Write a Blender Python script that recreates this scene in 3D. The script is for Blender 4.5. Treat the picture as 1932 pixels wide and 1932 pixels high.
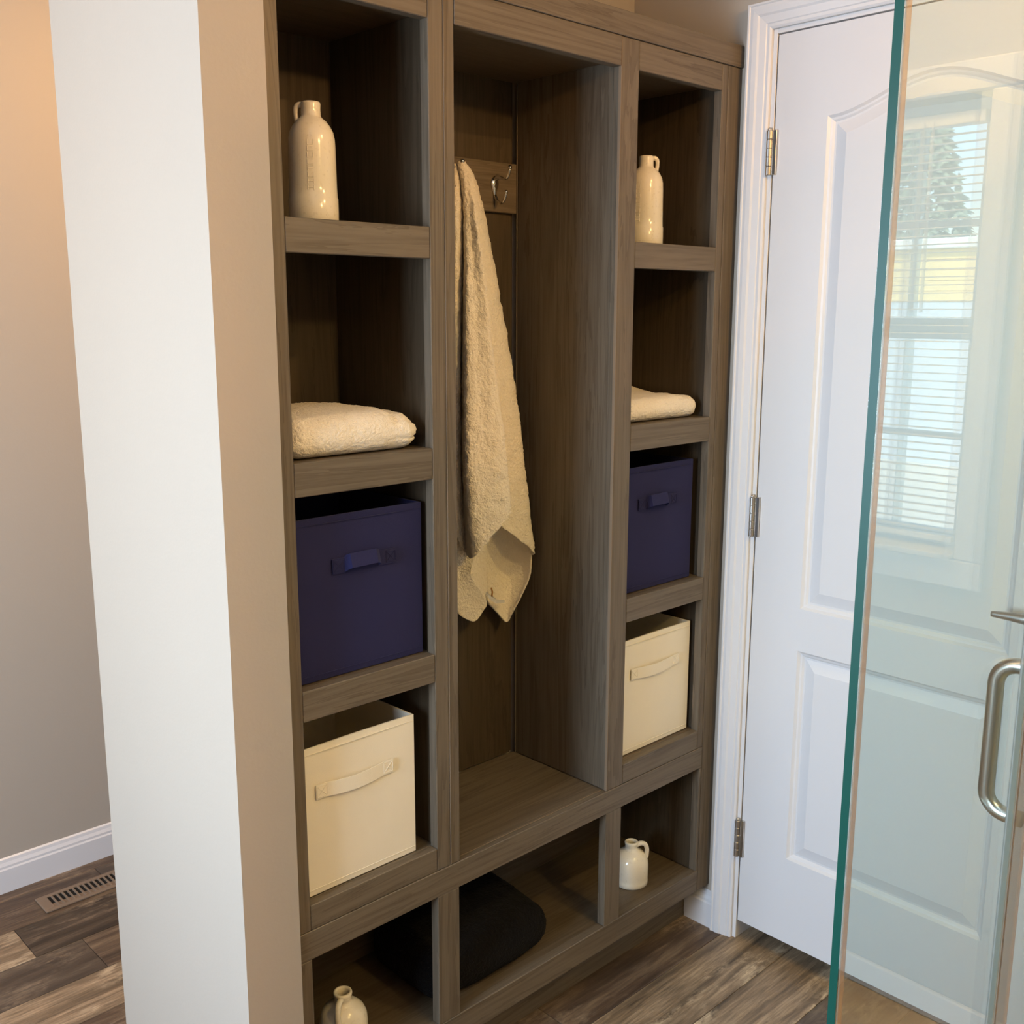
import bpy, bmesh, math, random
from mathutils import Vector, Matrix, noise

# ------------------------------------------------------------------ scene reset
for o in list(bpy.data.objects):
    bpy.data.objects.remove(o)
SC = bpy.context.scene
COL = SC.collection
random.seed(7)

# ------------------------------------------------------------------ camera
CAM_POS = Vector((-0.84555, -1.35699, 1.48821))
RIGHT = Vector((0.721645, -0.69226, 0.002353))
UP = Vector((0.129469, 0.138303, 0.981891))
FWD = Vector((0.680049, 0.708272, -0.189432))
FPX = 1971.674
cam_data = bpy.data.cameras.new('camera')
cam_data.sensor_width = 36.0
cam_data.lens = FPX / 1932 * 36.0
cam_data.clip_start = 0.02
cam = bpy.data.objects.new('camera', cam_data)
COL.objects.link(cam)
m = Matrix.Identity(4)
for i in range(3):
    m[i][0] = RIGHT[i]; m[i][1] = UP[i]; m[i][2] = -FWD[i]; m[i][3] = CAM_POS[i]
cam.matrix_world = m
SC.camera = cam

# ------------------------------------------------------------------ world, sun, daylight, exposure
SC.view_settings.view_transform = 'Standard'
SC.view_settings.look = 'None'
SC.view_settings.gamma = 1.0
SC.view_settings.use_curve_mapping = False
SC.view_settings.exposure = 0.0
world = bpy.data.worlds.new('world')
SC.world = world
world.use_nodes = True
wn = world.node_tree.nodes
sky = wn.new('ShaderNodeTexSky')
sky.sky_type = 'NISHITA'
sky.sun_disc = False
sky.sun_elevation = math.radians(52)
sky.sun_rotation = math.radians(250)
wn['Background'].inputs['Strength'].default_value = 0.75
world.node_tree.links.new(sky.outputs[0], wn['Background'].inputs['Color'])

def lamp(name, kind, loc, energy, color, rot=(0, 0, 0), **kw):
    d = bpy.data.lights.new(name, kind)
    d.energy = energy
    d.color = color
    for k, v in kw.items():
        setattr(d, k, v)
    o = bpy.data.objects.new(name, d)
    o.location = loc
    o.rotation_euler = rot
    COL.objects.link(o)
    return o

sun = lamp('sun', 'SUN', (-6, -3, 9), 13.0, (1.0, 0.94, 0.84), angle=0.009)
sun.rotation_euler = Vector((0.60, 0.12, -0.79)).to_track_quat('-Z', 'Y').to_euler()
# daylight entering by the window in the left wall (the lamp fills that window opening)
lamp('window_daylight', 'AREA', (-2.14, -0.21, 1.28), 110.0, (0.61, 0.77, 1.0),
     (0, math.radians(-84), 0), shape='RECTANGLE', size=1.16, size_y=1.02)
WARM = (1.0, 0.57, 0.20)
CAN_POWER = {'shower': 19.0, 'bath_fill': 58.0, 'hall': 16.0, 'passage': 8.0}  # the dome and passage lamps are added fill

# ------------------------------------------------------------------ helpers
def lin(r, g, b):
    f = lambda c: (c / 255 / 12.92) if c <= 10 else (((c / 255) + 0.055) / 1.055) ** 2.4
    return (f(r), f(g), f(b), 1.0)

class Mat:
    """tiny node-tree builder"""
    def __init__(s, name):
        s.m = bpy.data.materials.new(name)
        s.m.use_nodes = True
        s.t = s.m.node_tree
        s.b = s.t.nodes['Principled BSDF']
        s.out = s.t.nodes['Material Output']
    def n(s, kind, **kw):
        x = s.t.nodes.new(kind)
        for k, v in kw.items():
            setattr(x, k, v)
        return x
    def link(s, a, b):
        s.t.links.new(a, b)
    def math(s, op, a, b=None, c=None):
        x = s.n('ShaderNodeMath', operation=op)
        for i, v in enumerate((a, b, c)):
            if v is None: continue
            if isinstance(v, (int, float)): x.inputs[i].default_value = v
            else: s.link(v, x.inputs[i])
        return x.outputs[0]
    def coords(s, scale, jitter=True):
        tc = s.n('ShaderNodeTexCoord')
        v = tc.outputs['Object']
        if jitter:
            oi = s.n('ShaderNodeObjectInfo')
            mul = s.n('ShaderNodeVectorMath', operation='SCALE')
            cb = s.n('ShaderNodeCombineXYZ')
            for i in range(3): s.link(oi.outputs['Random'], cb.inputs[i])
            s.link(cb.outputs[0], mul.inputs[0]); mul.inputs['Scale'].default_value = 37.0
            ad = s.n('ShaderNodeVectorMath', operation='ADD')
            s.link(v, ad.inputs[0]); s.link(mul.outputs[0], ad.inputs[1])
            v = ad.outputs[0]
        mp = s.n('ShaderNodeMapping')
        mp.inputs['Scale'].default_value = scale
        s.link(v, mp.inputs['Vector'])
        return mp.outputs[0]
    def noise(s, vec, scale=1.0, detail=4.0, rough=0.55, dist=0.0):
        x = s.n('ShaderNodeTexNoise')
        x.inputs['Scale'].default_value = scale
        x.inputs['Detail'].default_value = detail
        x.inputs['Roughness'].default_value = rough
        x.inputs['Distortion'].default_value = dist
        s.link(vec, x.inputs['Vector'])
        return x.outputs['Fac']
    def ramp(s, fac, stops):
        x = s.n('ShaderNodeValToRGB')
        e = x.color_ramp.elements
        while len(e) < len(stops): e.new(0.5)
        for i, (p, c) in enumerate(stops):
            e[i].position = p; e[i].color = c
        s.link(fac, x.inputs[0])
        return x.outputs[0]
    def mix(s, fac, a, b, mode='MIX'):
        x = s.n('ShaderNodeMix', data_type='RGBA', blend_type=mode)
        for idx, v in ((0, fac), (6, a), (7, b)):
            if isinstance(v, (int, float)): x.inputs[idx].default_value = v
            elif isinstance(v, tuple): x.inputs[idx].default_value = v
            else: s.link(v, x.inputs[idx])
        return x.outputs[2]
    def bump(s, h, strength, dist):
        x = s.n('ShaderNodeBump')
        x.inputs['Strength'].default_value = strength
        x.inputs['Distance'].default_value = dist
        s.link(h, x.inputs['Height'])
        s.link(x.outputs[0], s.b.inputs['Normal'])
    def base(s, c, rough=0.5, metal=0.0, spec=0.5):
        if isinstance(c, tuple): s.b.inputs['Base Color'].default_value = c
        else: s.link(c, s.b.inputs['Base Color'])
        s.b.inputs['Roughness'].default_value = rough
        s.b.inputs['Metallic'].default_value = metal
        s.b.inputs['Specular IOR Level'].default_value = spec
        return s

def paint(name, c, rough=0.6, bump=0.0, scale=120, spec=0.3):
    M = Mat(name)
    v = M.coords((1, 1, 1), False)
    n = M.noise(v, 2.5, 2)
    col = M.mix(n, tuple(x * 0.97 for x in c[:3]) + (1,), c)
    M.base(col, rough, 0, spec)
    if bump: M.bump(M.noise(v, scale, 2), bump, 0.002)
    return M.m

def wood(name, axis, dark, light, rough=0.48):
    M = Mat(name)
    s = [16.0, 16.0, 16.0]; s['xyz'.index(axis)] = 0.9
    f = [150.0, 150.0, 150.0]; f['xyz'.index(axis)] = 5.0
    big = M.noise(M.coords(s), 1.0, 5, 0.6, 1.1)
    fine = M.noise(M.coords(f), 1.0, 3, 0.6)
    rings = M.math('FRACT', M.math('MULTIPLY', big, 7.0))
    rings = M.math('SMOOTH_MIN', rings, 0.5, 0.3)
    g = M.math('ADD', M.math('MULTIPLY', rings, 0.55), M.math('MULTIPLY', fine, 0.75))
    col = M.ramp(g, [(0.30, dark), (0.75, light)])
    M.base(col, rough, 0, 0.35)
    M.bump(fine, 0.12, 0.001)
    return M.m

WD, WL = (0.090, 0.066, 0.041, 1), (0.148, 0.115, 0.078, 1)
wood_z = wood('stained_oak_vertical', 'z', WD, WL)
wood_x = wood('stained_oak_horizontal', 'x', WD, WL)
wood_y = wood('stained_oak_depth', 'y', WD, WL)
shaded_panel_z = wood('cabinet_panel_vertical_shaded', 'z', (0.046, 0.032, 0.018, 1), (0.074, 0.054, 0.033, 1), 0.42)  # interior wood darkened in its colour to deepen the cubby shade
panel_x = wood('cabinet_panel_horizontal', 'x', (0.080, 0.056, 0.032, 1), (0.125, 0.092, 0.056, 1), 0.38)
edge_tape = paint('pale_edge_banding', lin(128, 108, 86), 0.5)
wall_paint = paint('greige_wall_paint', (0.405, 0.350, 0.280, 1), 0.55, 0.10, 160)
white_paint = paint('white_trim_paint', (0.66, 0.64, 0.62, 1), 0.35, 0.0, spec=0.5)
door_paint = paint('white_door_paint', (0.63, 0.61, 0.59, 1), 0.40, 0.05, 260, spec=0.4)
ceil_paint = paint('white_ceiling_paint', (0.78, 0.77, 0.75, 1), 0.8, 0.2, 90)

def metal(name, c, rough):
    M = Mat(name); M.base(c, rough, 1.0); return M.m
chrome = metal('polished_nickel', (0.72, 0.69, 0.64, 1), 0.12)
satin = metal('satin_nickel', (0.62, 0.58, 0.52, 1), 0.28)
lever_metal = metal('brushed_nickel', (0.40, 0.38, 0.36, 1), 0.4)

def plank_mat(name, a, b, c, d):
    M = Mat(name)
    streak = M.noise(M.coords((2.2, 26, 1)), 1.0, 6, 0.65, 0.6)
    patch = M.noise(M.coords((3.0, 9.0, 1)), 1.0, 4, 0.6, 0.4)
    fine = M.noise(M.coords((14, 170, 1)), 1.0, 3, 0.65)
    knots = M.noise(M.coords((30, 60, 1)), 1.0, 5, 0.7)
    col = M.ramp(streak, [(0.30, a), (0.48, b), (0.62, c)])
    w = M.math('MULTIPLY', M.ramp(patch, [(0.50, (0, 0, 0, 1)), (0.62, (1, 1, 1, 1))]),
               M.ramp(knots, [(0.42, (0, 0, 0, 1)), (0.56, (1, 1, 1, 1))]))
    col = M.mix(w, col, d)
    col = M.mix(M.ramp(fine, [(0.35, (1, 1, 1, 1)), (0.62, (0, 0, 0, 1))]), col, M.mix(0.5, col, a))
    M.base(col, 0.42, 0, 0.4)
    M.bump(fine, 0.25, 0.0012)
    return M.m
plank_mats = [
    plank_mat('weathered_plank_brown', lin(55, 43, 33), lin(91, 73, 57), lin(121, 101, 79), lin(151, 130, 106)),
    plank_mat('weathered_plank_pale', lin(67, 56, 43), lin(133, 112, 87), lin(171, 147, 117), lin(199, 176, 143)),
    plank_mat('weathered_plank_grey', lin(58, 49, 40), lin(85, 71, 58), lin(104, 90, 74), lin(127, 110, 90)),
    plank_mat('weathered_plank_dark', lin(42, 33, 26), lin(73, 60, 46), lin(98, 82, 66), lin(143, 123, 100))]

def fabric(name, c, weave=900, bump=0.35, rough=0.9):
    M = Mat(name)
    v = M.coords((1, 1, 1))
    n = M.noise(v, weave, 2)
    l = M.noise(v, 9, 3)
    col = M.mix(l, tuple(x * 0.9 for x in c[:3]) + (1,), c)
    M.base(col, rough, 0, 0.15)
    M.bump(n, bump, 0.001)
    M.b.inputs['Sheen Weight'].default_value = 0.05
    return M.m
navy = fabric('navy_nonwoven_fabric', lin(40, 40, 76))
cream = fabric('cream_nonwoven_fabric', lin(237, 227, 206))
def terry(name, c, sheen):
    M = Mat(name)
    v = M.coords((1, 1, 1))
    n = M.noise(v, 190, 3, 0.65)
    n2 = M.noise(v, 55, 3)
    M.base(M.mix(M.math('MULTIPLY', n, 0.5), c, tuple(x * 0.82 for x in c[:3]) + (1,)), 1.0, 0, 0.05)
    M.bump(M.math('ADD', n, M.math('MULTIPLY', n2, 0.5)), 0.9, 0.006)
    M.b.inputs['Sheen Weight'].default_value = sheen
    M.b.inputs['Sheen Roughness'].default_value = 0.6
    return M.m
terry_white = terry('white_terry_cotton', lin(244, 231, 207), 0.3)
terry_black = terry('black_terry_cotton', lin(21, 18, 15), 0.02)
glaze = Mat('cream_glazed_stoneware')
_v = glaze.coords((1, 1, 1))
glaze.base(glaze.mix(glaze.ramp(glaze.noise(_v, 160, 3), [(0.58, (0, 0, 0, 1)), (0.74, (0.28, 0.28, 0.28, 1))]),
                     lin(232, 222, 200), lin(176, 160, 130)), 0.16, 0, 0.5)
glaze = glaze.m

def glass_mat(name, tint, boost=1.0):
    """thin-pane glass: tinted transparency plus Fresnel (Schlick) mirror reflection"""
    M = Mat(name)
    lw = M.n('ShaderNodeLayerWeight'); lw.inputs['Blend'].default_value = 0.5
    f = M.math('MULTIPLY_ADD', M.math('POWER', lw.outputs['Facing'], 5.0), 0.96, 0.04 * boost)
    tr = M.n('ShaderNodeBsdfTransparent'); tr.inputs[0].default_value = tint
    gl = M.n('ShaderNodeBsdfGlossy'); gl.inputs['Roughness'].default_value = 0.0
    mx = M.n('ShaderNodeMixShader')
    M.link(f, mx.inputs[0]); M.link(tr.outputs[0], mx.inputs[1]); M.link(gl.outputs[0], mx.inputs[2])
    M.link(mx.outputs[0], M.out.inputs['Surface'])
    return M.m
shower_glass = glass_mat('clear_shower_glass', (0.835, 0.915, 0.895, 1))
window_glass = glass_mat('window_pane_glass', (0.97, 0.985, 0.98, 1))
glass_edge = Mat('green_glass_edge').base((0.004, 0.060, 0.042, 1), 0.36, 0, 0.22).m
seal_mat = Mat('clear_vinyl_seal')
seal_mat.base(lin(150, 134, 114), 0.25, 0, 0.4)
seal_mat.b.inputs['Alpha'].default_value = 0.48
seal_mat = seal_mat.m
seal_grey = Mat('grey_vinyl_seal').base(lin(168, 164, 160), 0.3, 0, 0.5).m
black = Mat('dark_recess').base((0.004, 0.004, 0.004, 1), 0.9).m
tile = Mat('tan_marbled_floor_tile')
_v = tile.coords((1, 1, 1), False)
tile.base(tile.ramp(tile.noise(_v, 3.2, 6, 0.6, 1.6), [(0.35, lin(204, 180, 146)), (0.55, lin(226, 206, 174)), (0.7, lin(240, 226, 200))]), 0.25, 0, 0.5)
tile = tile.m

WLOC = {}
def T(o): return WLOC.get(o.name, Vector((0, 0, 0)))

def tag(o, label=None, cat=None, group=None, kind=None):
    if label: o['label'] = label
    if cat: o['category'] = cat
    if group: o['group'] = group
    if kind: o['kind'] = kind
    return o

def empty(name, loc, label=None, cat=None, group=None):
    o = bpy.data.objects.new(name, None)
    o.empty_display_size = 0.05
    o.location = loc
    COL.objects.link(o)
    WLOC[o.name] = Vector(loc)
    return tag(o, label, cat, group)

def obj(name, bm, mat, parent=None, smooth=False, kind=None, label=None, cat=None, group=None):
    """links a bmesh given in world coordinates as ONE object (origin at the base centre)"""
    vs = [v.co for v in bm.verts]
    lo = Vector([min(v[i] for v in vs) for i in range(3)])
    hi = Vector([max(v[i] for v in vs) for i in range(3)])
    org = Vector(((lo.x + hi.x) / 2, (lo.y + hi.y) / 2, lo.z))
    for v in bm.verts: v.co -= org
    bmesh.ops.recalc_face_normals(bm, faces=bm.faces[:])
    me = bpy.data.meshes.new(name)
    bm.to_mesh(me); bm.free()
    if smooth:
        for p in me.polygons: p.use_smooth = True
    me.materials.append(mat)
    o = bpy.data.objects.new(name, me)
    COL.objects.link(o)
    WLOC[o.name] = org
    if parent:
        o.parent = parent
        o.location = org - T(parent)
    else:
        o.location = org
    return tag(o, label, cat, group, kind)

def add_box(bm, x0, x1, y0, y1, z0, z1, bev=0.0, seg=1):
    r = bmesh.ops.create_cube(bm, size=1.0)
    vs = r['verts']
    for v in vs:
        v.co = Vector((x0 + (v.co.x + .5) * (x1 - x0), y0 + (v.co.y + .5) * (y1 - y0), z0 + (v.co.z + .5) * (z1 - z0)))
    if bev:
        es = list({e for v in vs for e in v.link_edges})
        bmesh.ops.bevel(bm, geom=es, offset=bev, segments=seg, affect='EDGES', profile=0.5)
    return bm

def box(name, x0, x1, y0, y1, z0, z1, mat, parent=None, bev=0.0012, **kw):
    return obj(name, add_box(bmesh.new(), x0, x1, y0, y1, z0, z1, bev), mat, parent, **kw)

def add_lathe(bm, prof, c, n=40, cap=True):
    rings = []
    for r, z in prof:
        if r < 1e-6:
            rings.append([bm.verts.new((c[0], c[1], c[2] + z))])
        else:
            rings.append([bm.verts.new((c[0] + r * math.cos(2 * math.pi * i / n), c[1] + r * math.sin(2 * math.pi * i / n), c[2] + z)) for i in range(n)])
    for a, b in zip(rings, rings[1:]):
        for i in range(n):
            j = (i + 1) % n
            if len(a) == 1: bm.faces.new((a[0], b[i], b[j]))
            elif len(b) == 1: bm.faces.new((a[i], a[j], b[0]))
            else: bm.faces.new((a[i], a[j], b[j], b[i]))
    return bm

def crom(p, t):
    n = len(p) - 1
    x = min(max(t * n, 0), n - 1e-9); i = int(x); f = x - i
    a, b, c, d = p[max(i - 1, 0)], p[i], p[i + 1], p[min(i + 2, n)]
    return 0.5 * ((2 * b) + (c - a) * f + (2 * a - 5 * b + 4 * c - d) * f * f + (3 * b - a - 3 * c + d) * f ** 3)

def add_tube(bm, pts, rad, n=14, steps=None, flat=None):
    """round tube along points; rad may be a list; flat=(axis, factor) squashes the section"""
    pts = [Vector(p) for p in pts]
    rads = rad if isinstance(rad, (list, tuple)) else [rad] * len(pts)
    if steps:
        P = [crom(pts, i / steps) for i in range(steps + 1)]
        Rr = []
        for i in range(steps + 1):
            x = i / steps * (len(rads) - 1); k = min(int(x), len(rads) - 2); f = x - k
            Rr.append(rads[k] * (1 - f) + rads[k + 1] * f)
    else: P, Rr = pts, list(rads)
    up = Vector((0.13, 0.29, 0.95)); rings = []
    for i, p in enumerate(P):
        t = (P[min(i + 1, len(P) - 1)] - P[max(i - 1, 0)]).normalized()
        s = t.cross(up)
        if s.length < 1e-3: s = t.cross(Vector((1, 0, 0)))
        s.normalize(); w = s.cross(t).normalized(); up = w
        ring = []
        for k in range(n):
            a = 2 * math.pi * k / n
            d = s * math.cos(a) + w * math.sin(a)
            if flat: d[flat[0]] *= flat[1]
            ring.append(bm.verts.new(p + d * Rr[i]))
        rings.append(ring)
    for a, b in zip(rings, rings[1:]):
        for k in range(n):
            j = (k + 1) % n
            bm.faces.new((a[k], a[j], b[j], b[k]))
    bm.faces.new(rings[0][::-1]); bm.faces.new(rings[-1])
    return bm

def at(u, v, Y):
    """point of the vertical plane at depth Y that lies on the sight line of a measured pixel"""
    d = FWD + RIGHT * ((u - 966) / FPX) - UP * ((v - 966) / FPX)
    return CAM_POS + d * ((Y - CAM_POS.y) / d.y)

# ------------------------------------------------------------------ measured layout (metres; cabinet face is y = 0)
W = 1.1296                         # door wall
H = 2.44
XL = -0.0242                       # cabinet left end
X1, XS1, X2 = 0.2712, 0.3024, 0.3256
X3, X4, X5, XS5 = 0.7392, 0.7906, 1.0602, 1.0805
BX2, BX4, BX5 = 0.3232, 0.7896, 1.0727
ZR = [(1.5709, 1.6211), (1.2063, 1.2593), (0.8436, 0.8948)]
Z4B, Z4M, Z4T = 0.4280, 0.4805, 0.5250
ZO, ZC, ZT = 1.9380, 1.9909, 2.0348
ZB0, ZB1 = 0.1076, 0.1625
BACK = 0.30
GY = -0.885                        # glass plane
XW0 = -2.10                        # left wall (with the daylight window)
YN = -2.80                         # wall behind the camera
YF = 1.35                          # far wall of the passage
D0, D1 = -0.0862, -0.770           # door leaf
DTOP = 2.043

# ------------------------------------------------------------------ floor
bm = add_box(bmesh.new(), XW0 - .1, W + .12, YN - .1, YF + .1, -0.05, -0.007)
floor = obj('floor', bm, black, kind='structure', label='weathered grey brown plank floor running below the cabinets and into the passage')
def plank(x0, x1, y0, y1, mi):
    b = bmesh.new()
    add_box(b, x0 + .0006, x1 - .0006, y0 + .0006, y1 - .0006, -0.007, 0.0, 0.0009)
    obj('plank', b, plank_mats[mi], floor)
k0 = int(math.floor((YN + .05) / .15)); rows = {}
for k in range(k0, 10):
    y0, y1 = -.05 + .15 * k, -.05 + .15 * (k + 1)
    y0, y1 = max(y0, YN), min(y1, YF)
    if y1 - y0 < .01: continue
    rnd = random.Random(k * 13 + 5)
    if k == 7: js = [-1.22, -0.12, 1.08]; ms = [0, 1, 3, 0]
    elif k == 6: js = [-1.214, -0.014]; ms = [1, 2, 0]
    elif k == 8: js = [-2.0, -0.85, 0.14]; ms = [0, 3, 0, 2]
    elif k == 5: js = [-1.75, -0.55, 0.65]; ms = [3, 2, 1, 0]
    elif k == 0: js = [-1.5, -0.3, 0.60]; ms = [0, 2, 0, 0]
    elif k == -1: js = [-1.9, -0.7, 0.30]; ms = [2, 0, 3, 1]
    elif k == -2: js = [-2.2, -1.0, 0.2]; ms = [0, 2, 1, 3]
    elif k == -3: js = [-1.6, -0.4, 0.8]; ms = [3, 0, 2, 2]
    else:
        o_ = rnd.uniform(0, 1.2); js = [XW0 + o_ + 1.2 * i for i in range(4)]; ms = [rnd.choice([0, 0, 1, 2, 3]) for _ in range(5)]
    xs = [XW0] + [j for j in js if XW0 + .05 < j < W] + [W + .1]
    for i in range(len(xs) - 1):
        plank(xs[i], xs[i + 1], y0, y1, ms[i % len(ms)])
box('shower_floor', 0.09, W, YN, GY - .05, 0.0, 0.046, tile, kind='structure', label='tan marbled tile floor inside the shower')

# ------------------------------------------------------------------ walls and ceiling
def wall(name, boxes, label, mat=wall_paint):
    b = bmesh.new()
    for a in boxes: add_box(b, *a)
    return obj(name, b, mat, kind='structure', label=label)
# partition end beside the cabinet + wall behind the cabinet
wall('wall_partition', [(-.1231, XL, -.005, .4907, 0, H)], 'pale partition wall end standing left of the cabinets')
wall('wall_niche', [(XL, W, BACK, .4907, 0, H)], 'painted wall behind and above the cabinets')
wall('wall_far', [(XW0, W + .1, YF, YF + .1, 0, H)], 'painted far wall of the passage behind the partition')
# door wall: openings for the door and the shower window
WY0, WY1, WZ0, WZ1 = -2.02, -1.235, 1.02, 1.875
wall('wall_right', [(W, W + .12, D0 + .012, .30, 0, H), (W, W + .12, D1 - .012, D0 + .012, DTOP + .012, H),
                    (W, W + .12, WY1, D1 - .012, 0, H), (W, W + .12, WY0, WY1, 0, WZ0), (W, W + .12, WY0, WY1, WZ1, H),
                    (W, W + .12, YN, WY0, 0, H), (W, W + .12, .4907, YF, 0, H)],
     'painted wall holding the white door')
# room behind the white door (closed off just behind the leaf)
wall('wall_closet', [(W + .121, W + .16, D1 - .1, D0 + .1, 0, H)], 'dark closed space behind the white door')
LY0, LY1, LZ0, LZ1 = -0.72, 0.30, 0.70, 1.86
wall('wall_left', [(XW0 - .1, XW0, YN, LY0, 0, H), (XW0 - .1, XW0, LY1, YF, 0, H),
                   (XW0 - .1, XW0, LY0, LY1, 0, LZ0), (XW0 - .1, XW0, LY0, LY1, LZ1, H)], 'painted wall with the daylight window')
wall('wall_near', [(XW0, W + .1, YN - .1, YN, 0, H)], 'painted wall behind the viewer')
box('ceiling', XW0 - 1.7, W + .30, YN - .3, YF + .3, H, H + .12, ceil_paint, kind='structure', label='white painted ceiling with an added eave shading the left window')  # slab runs past the left wall as an added eave against the sun

# baseboards
def baseboard(name, axis, a0, a1, pos, side, label):
    """colonial profile: plain board with a moulded cap"""
    prof = [(0, 0), (.013, 0), (.013, .062), (.010, .066), (.010, .072), (.006, .080), (.0045, .088), (0, .0915)]
    b = bmesh.new(); rows_ = []
    for t in (a0, a1):
        rows_.append([b.verts.new((t, pos + side * d, z) if axis == 'x' else (pos + side * d, t, z)) for d, z in prof])
    n = len(prof)
    for i in range(n):
        j = (i + 1) % n
        b.faces.new((rows_[0][i], rows_[0][j], rows_[1][j], rows_[1][i]))
    b.faces.new(rows_[0]); b.faces.new(rows_[1][::-1])
    return obj(name, b, white_paint, kind='structure', label=label)
baseboard('baseboard_far', 'x', XW0, W, YF, -1, 'white moulded baseboard along the far passage wall')
baseboard('baseboard_right', 'y', -.0210, .0616, W, -1, 'short white baseboard between cabinet toe kick and door casing')
box('baseboard_shower', W - .012, W, YN, GY - .06, .046, .108, white_paint, None, .003, kind='structure', label='low white skirting under the shower window')
baseboard('baseboard_left', 'y', YN, YF, XW0, 1, 'white baseboard under the daylight window')

# ------------------------------------------------------------------ left window (light source of the room, outside the frame)
def window_frame(par, x, y0, y1, z0, z1, depth, muntins, meet):
    t = .035
    for (a, b_, c, d) in ((y0, y1, z0, z0 + t), (y0, y1, z1 - t, z1), (y0, y0 + t, z0 + t, z1 - t), (y1 - t, y1, z0 + t, z1 - t)):
        box('window_frame', x, x + depth, a, b_, c, d, white_paint, par)
    box('meeting_rail', x + .005, x + depth - .005, y0 + t, y1 - t, meet - .02, meet + .02, white_paint, par)
    for kind, p in muntins:
        if kind == 'h': box('muntin', x + .02, x + .04, y0 + t, y1 - t, p - .006, p + .006, white_paint, par)
        else: box('muntin', x + .0215, x + .0385, p - .007, p + .007, z0 + t, z1 - t, white_paint, par)
    box('pane', x + .028, x + .032, y0 + .02, y1 - .02, meet, z1 - .02, window_glass, par, 0)
    box('pane', x + .028, x + .032, y0 + .02, y1 - .02, z0 + .02, meet, window_glass, par, 0)
w2 = tag(empty('window_2', (XW0 - .06, (LY0 + LY1) / 2, LZ0)), 'white framed window giving daylight from the left', kind='structure')
window_frame(w2, XW0 - .10, LY0, LY1, LZ0, LZ1, .05, [], 1.28)

# ------------------------------------------------------------------ shower window with mini blind (seen mirrored in the glass panel)
w1 = tag(empty('window_1', (W + .07, (WY0 + WY1) / 2, WZ0)), 'white framed window in the shower wall mirrored in the glass panel', kind='structure')
window_frame(w1, W + .06, WY0, WY1, WZ0, WZ1, .05, [('h', 1.655), ('h', 1.245), ('v', -1.402), ('v', -1.86)], 1.455)
for (a, b_, c, d) in ((WY0 - .055, WY1 + .055, WZ1, WZ1 + .055), (WY0 - .055, WY1 + .055, WZ0 - .055, WZ0), (WY0 - .055, WY0, WZ0, WZ1), (WY1, WY1 + .055, WZ0, WZ1)):
    box('casing', W - .014, W, a, b_, c, d, white_paint, w1, .003)
box('sill', W - .03, W + .06, WY0 + .0005, WY1 - .0005, WZ0 + .0002, WZ0 + .012, white_paint, w1, .002)
blind_mat = paint('white_blind_vinyl', (0.72, 0.72, 0.70, 1), 0.4)
bl = empty('mini_blind', (W + .03, (WY0 + WY1) / 2, 1.045), 'open white mini blind hanging in the shower window', 'blind')
BX = W + .030
box('head_rail', BX - .014, BX + .014, WY0 + .008, WY1 - .02, 1.826, 1.848, blind_mat, bl)
box('bottom_rail', BX - .012, BX + .012, WY0 + .008, WY1 - .02, 1.045, 1.056, blind_mat, bl)
src = None; z = 1.066
while z < 1.82:
    if src is None:
        b = bmesh.new()
        ys = (WY0 + .01, WY1 - .022)
        pr = [(-.0095, 0), (-.004, .0016), (.004, .0016), (.0095, 0), (.004, .0008), (-.004, .0008)]
        rr = [[b.verts.new((BX + px, y_, z + pz)) for px, pz in pr] for y_ in ys]
        for i in range(6): b.faces.new((rr[0][i], rr[0][(i + 1) % 6], rr[1][(i + 1) % 6], rr[1][i]))
        b.faces.new(rr[0]); b.faces.new(rr[1][::-1])
        src = obj('slat', b, blind_mat, bl); z0s = z
    else:
        c = src.copy(); COL.objects.link(c); c.location = src.location + Vector((0, 0, z - z0s))
    z += .0152
for yy in (-1.40, -1.62, -1.84):
    obj('ladder_cord', add_tube(bmesh.new(), [(BX + .0105, yy, 1.05), (BX + .0105, yy, 1.83)], .0006, 6), blind_mat, bl)
wand = obj('tilt_wand', add_tube(bmesh.new(), [(BX - .020, -1.348, 1.835), (BX - .021, -1.348, 1.80), (BX - .021, -1.346, 1.487)], [.002, .0035, .0035], 10), blind_mat, bl)

# ------------------------------------------------------------------ outdoors behind the shower window
grass = paint('sunlit_pale_ground', lin(206, 200, 186), 0.9)
box('ground', W + .3, 40, -40, 30, -0.6, -0.4, grass, bev=0, kind='structure', label='pale sunlit ground outside the shower window')
siding = paint('yellow_house_siding', lin(236, 206, 130), 0.7)
skirt = paint('pale_blue_skirting', lin(196, 206, 216), 0.7)
roofm = paint('white_fascia', lin(235, 235, 230), 0.6)
hs = empty('neighbour_house', (13.5, -7.0, -.4), 'yellow sided neighbouring house mirrored in the shower glass', 'house')
box('wall', 12.0, 15, -11.0, -3.0, 1.60, 2.24, siding, hs)
for i in range(5): box('siding_board', 11.985, 12.0, -11.0, -3.0, 1.61 + .126 * i, 1.61 + .126 * i + .118, siding, hs, .004)
box('skirting', 12.0, 15, -11.0, -3.0, -.4, 1.60, skirt, hs)
box('roof', 11.9, 15.1, -11.1, -2.9, 2.24, 2.36, roofm, hs, .01)
leaf = paint('hazed_conifer_needles', lin(140, 152, 128), 0.8); bark = paint('conifer_bark', lin(92, 74, 58), 0.9)  # needle colour paled to carry the haze over the tree
tree = empty('conifer_tree', (17.0, -9.0, -.4), 'tall green conifer behind the yellow house', 'tree')
obj('trunk', add_tube(bmesh.new(), [(17, -9.0, -.4), (17, -9.0, 5.2)], [.16, .03], 10), bark, tree)
b = bmesh.new(); rt = random.Random(3)
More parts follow.
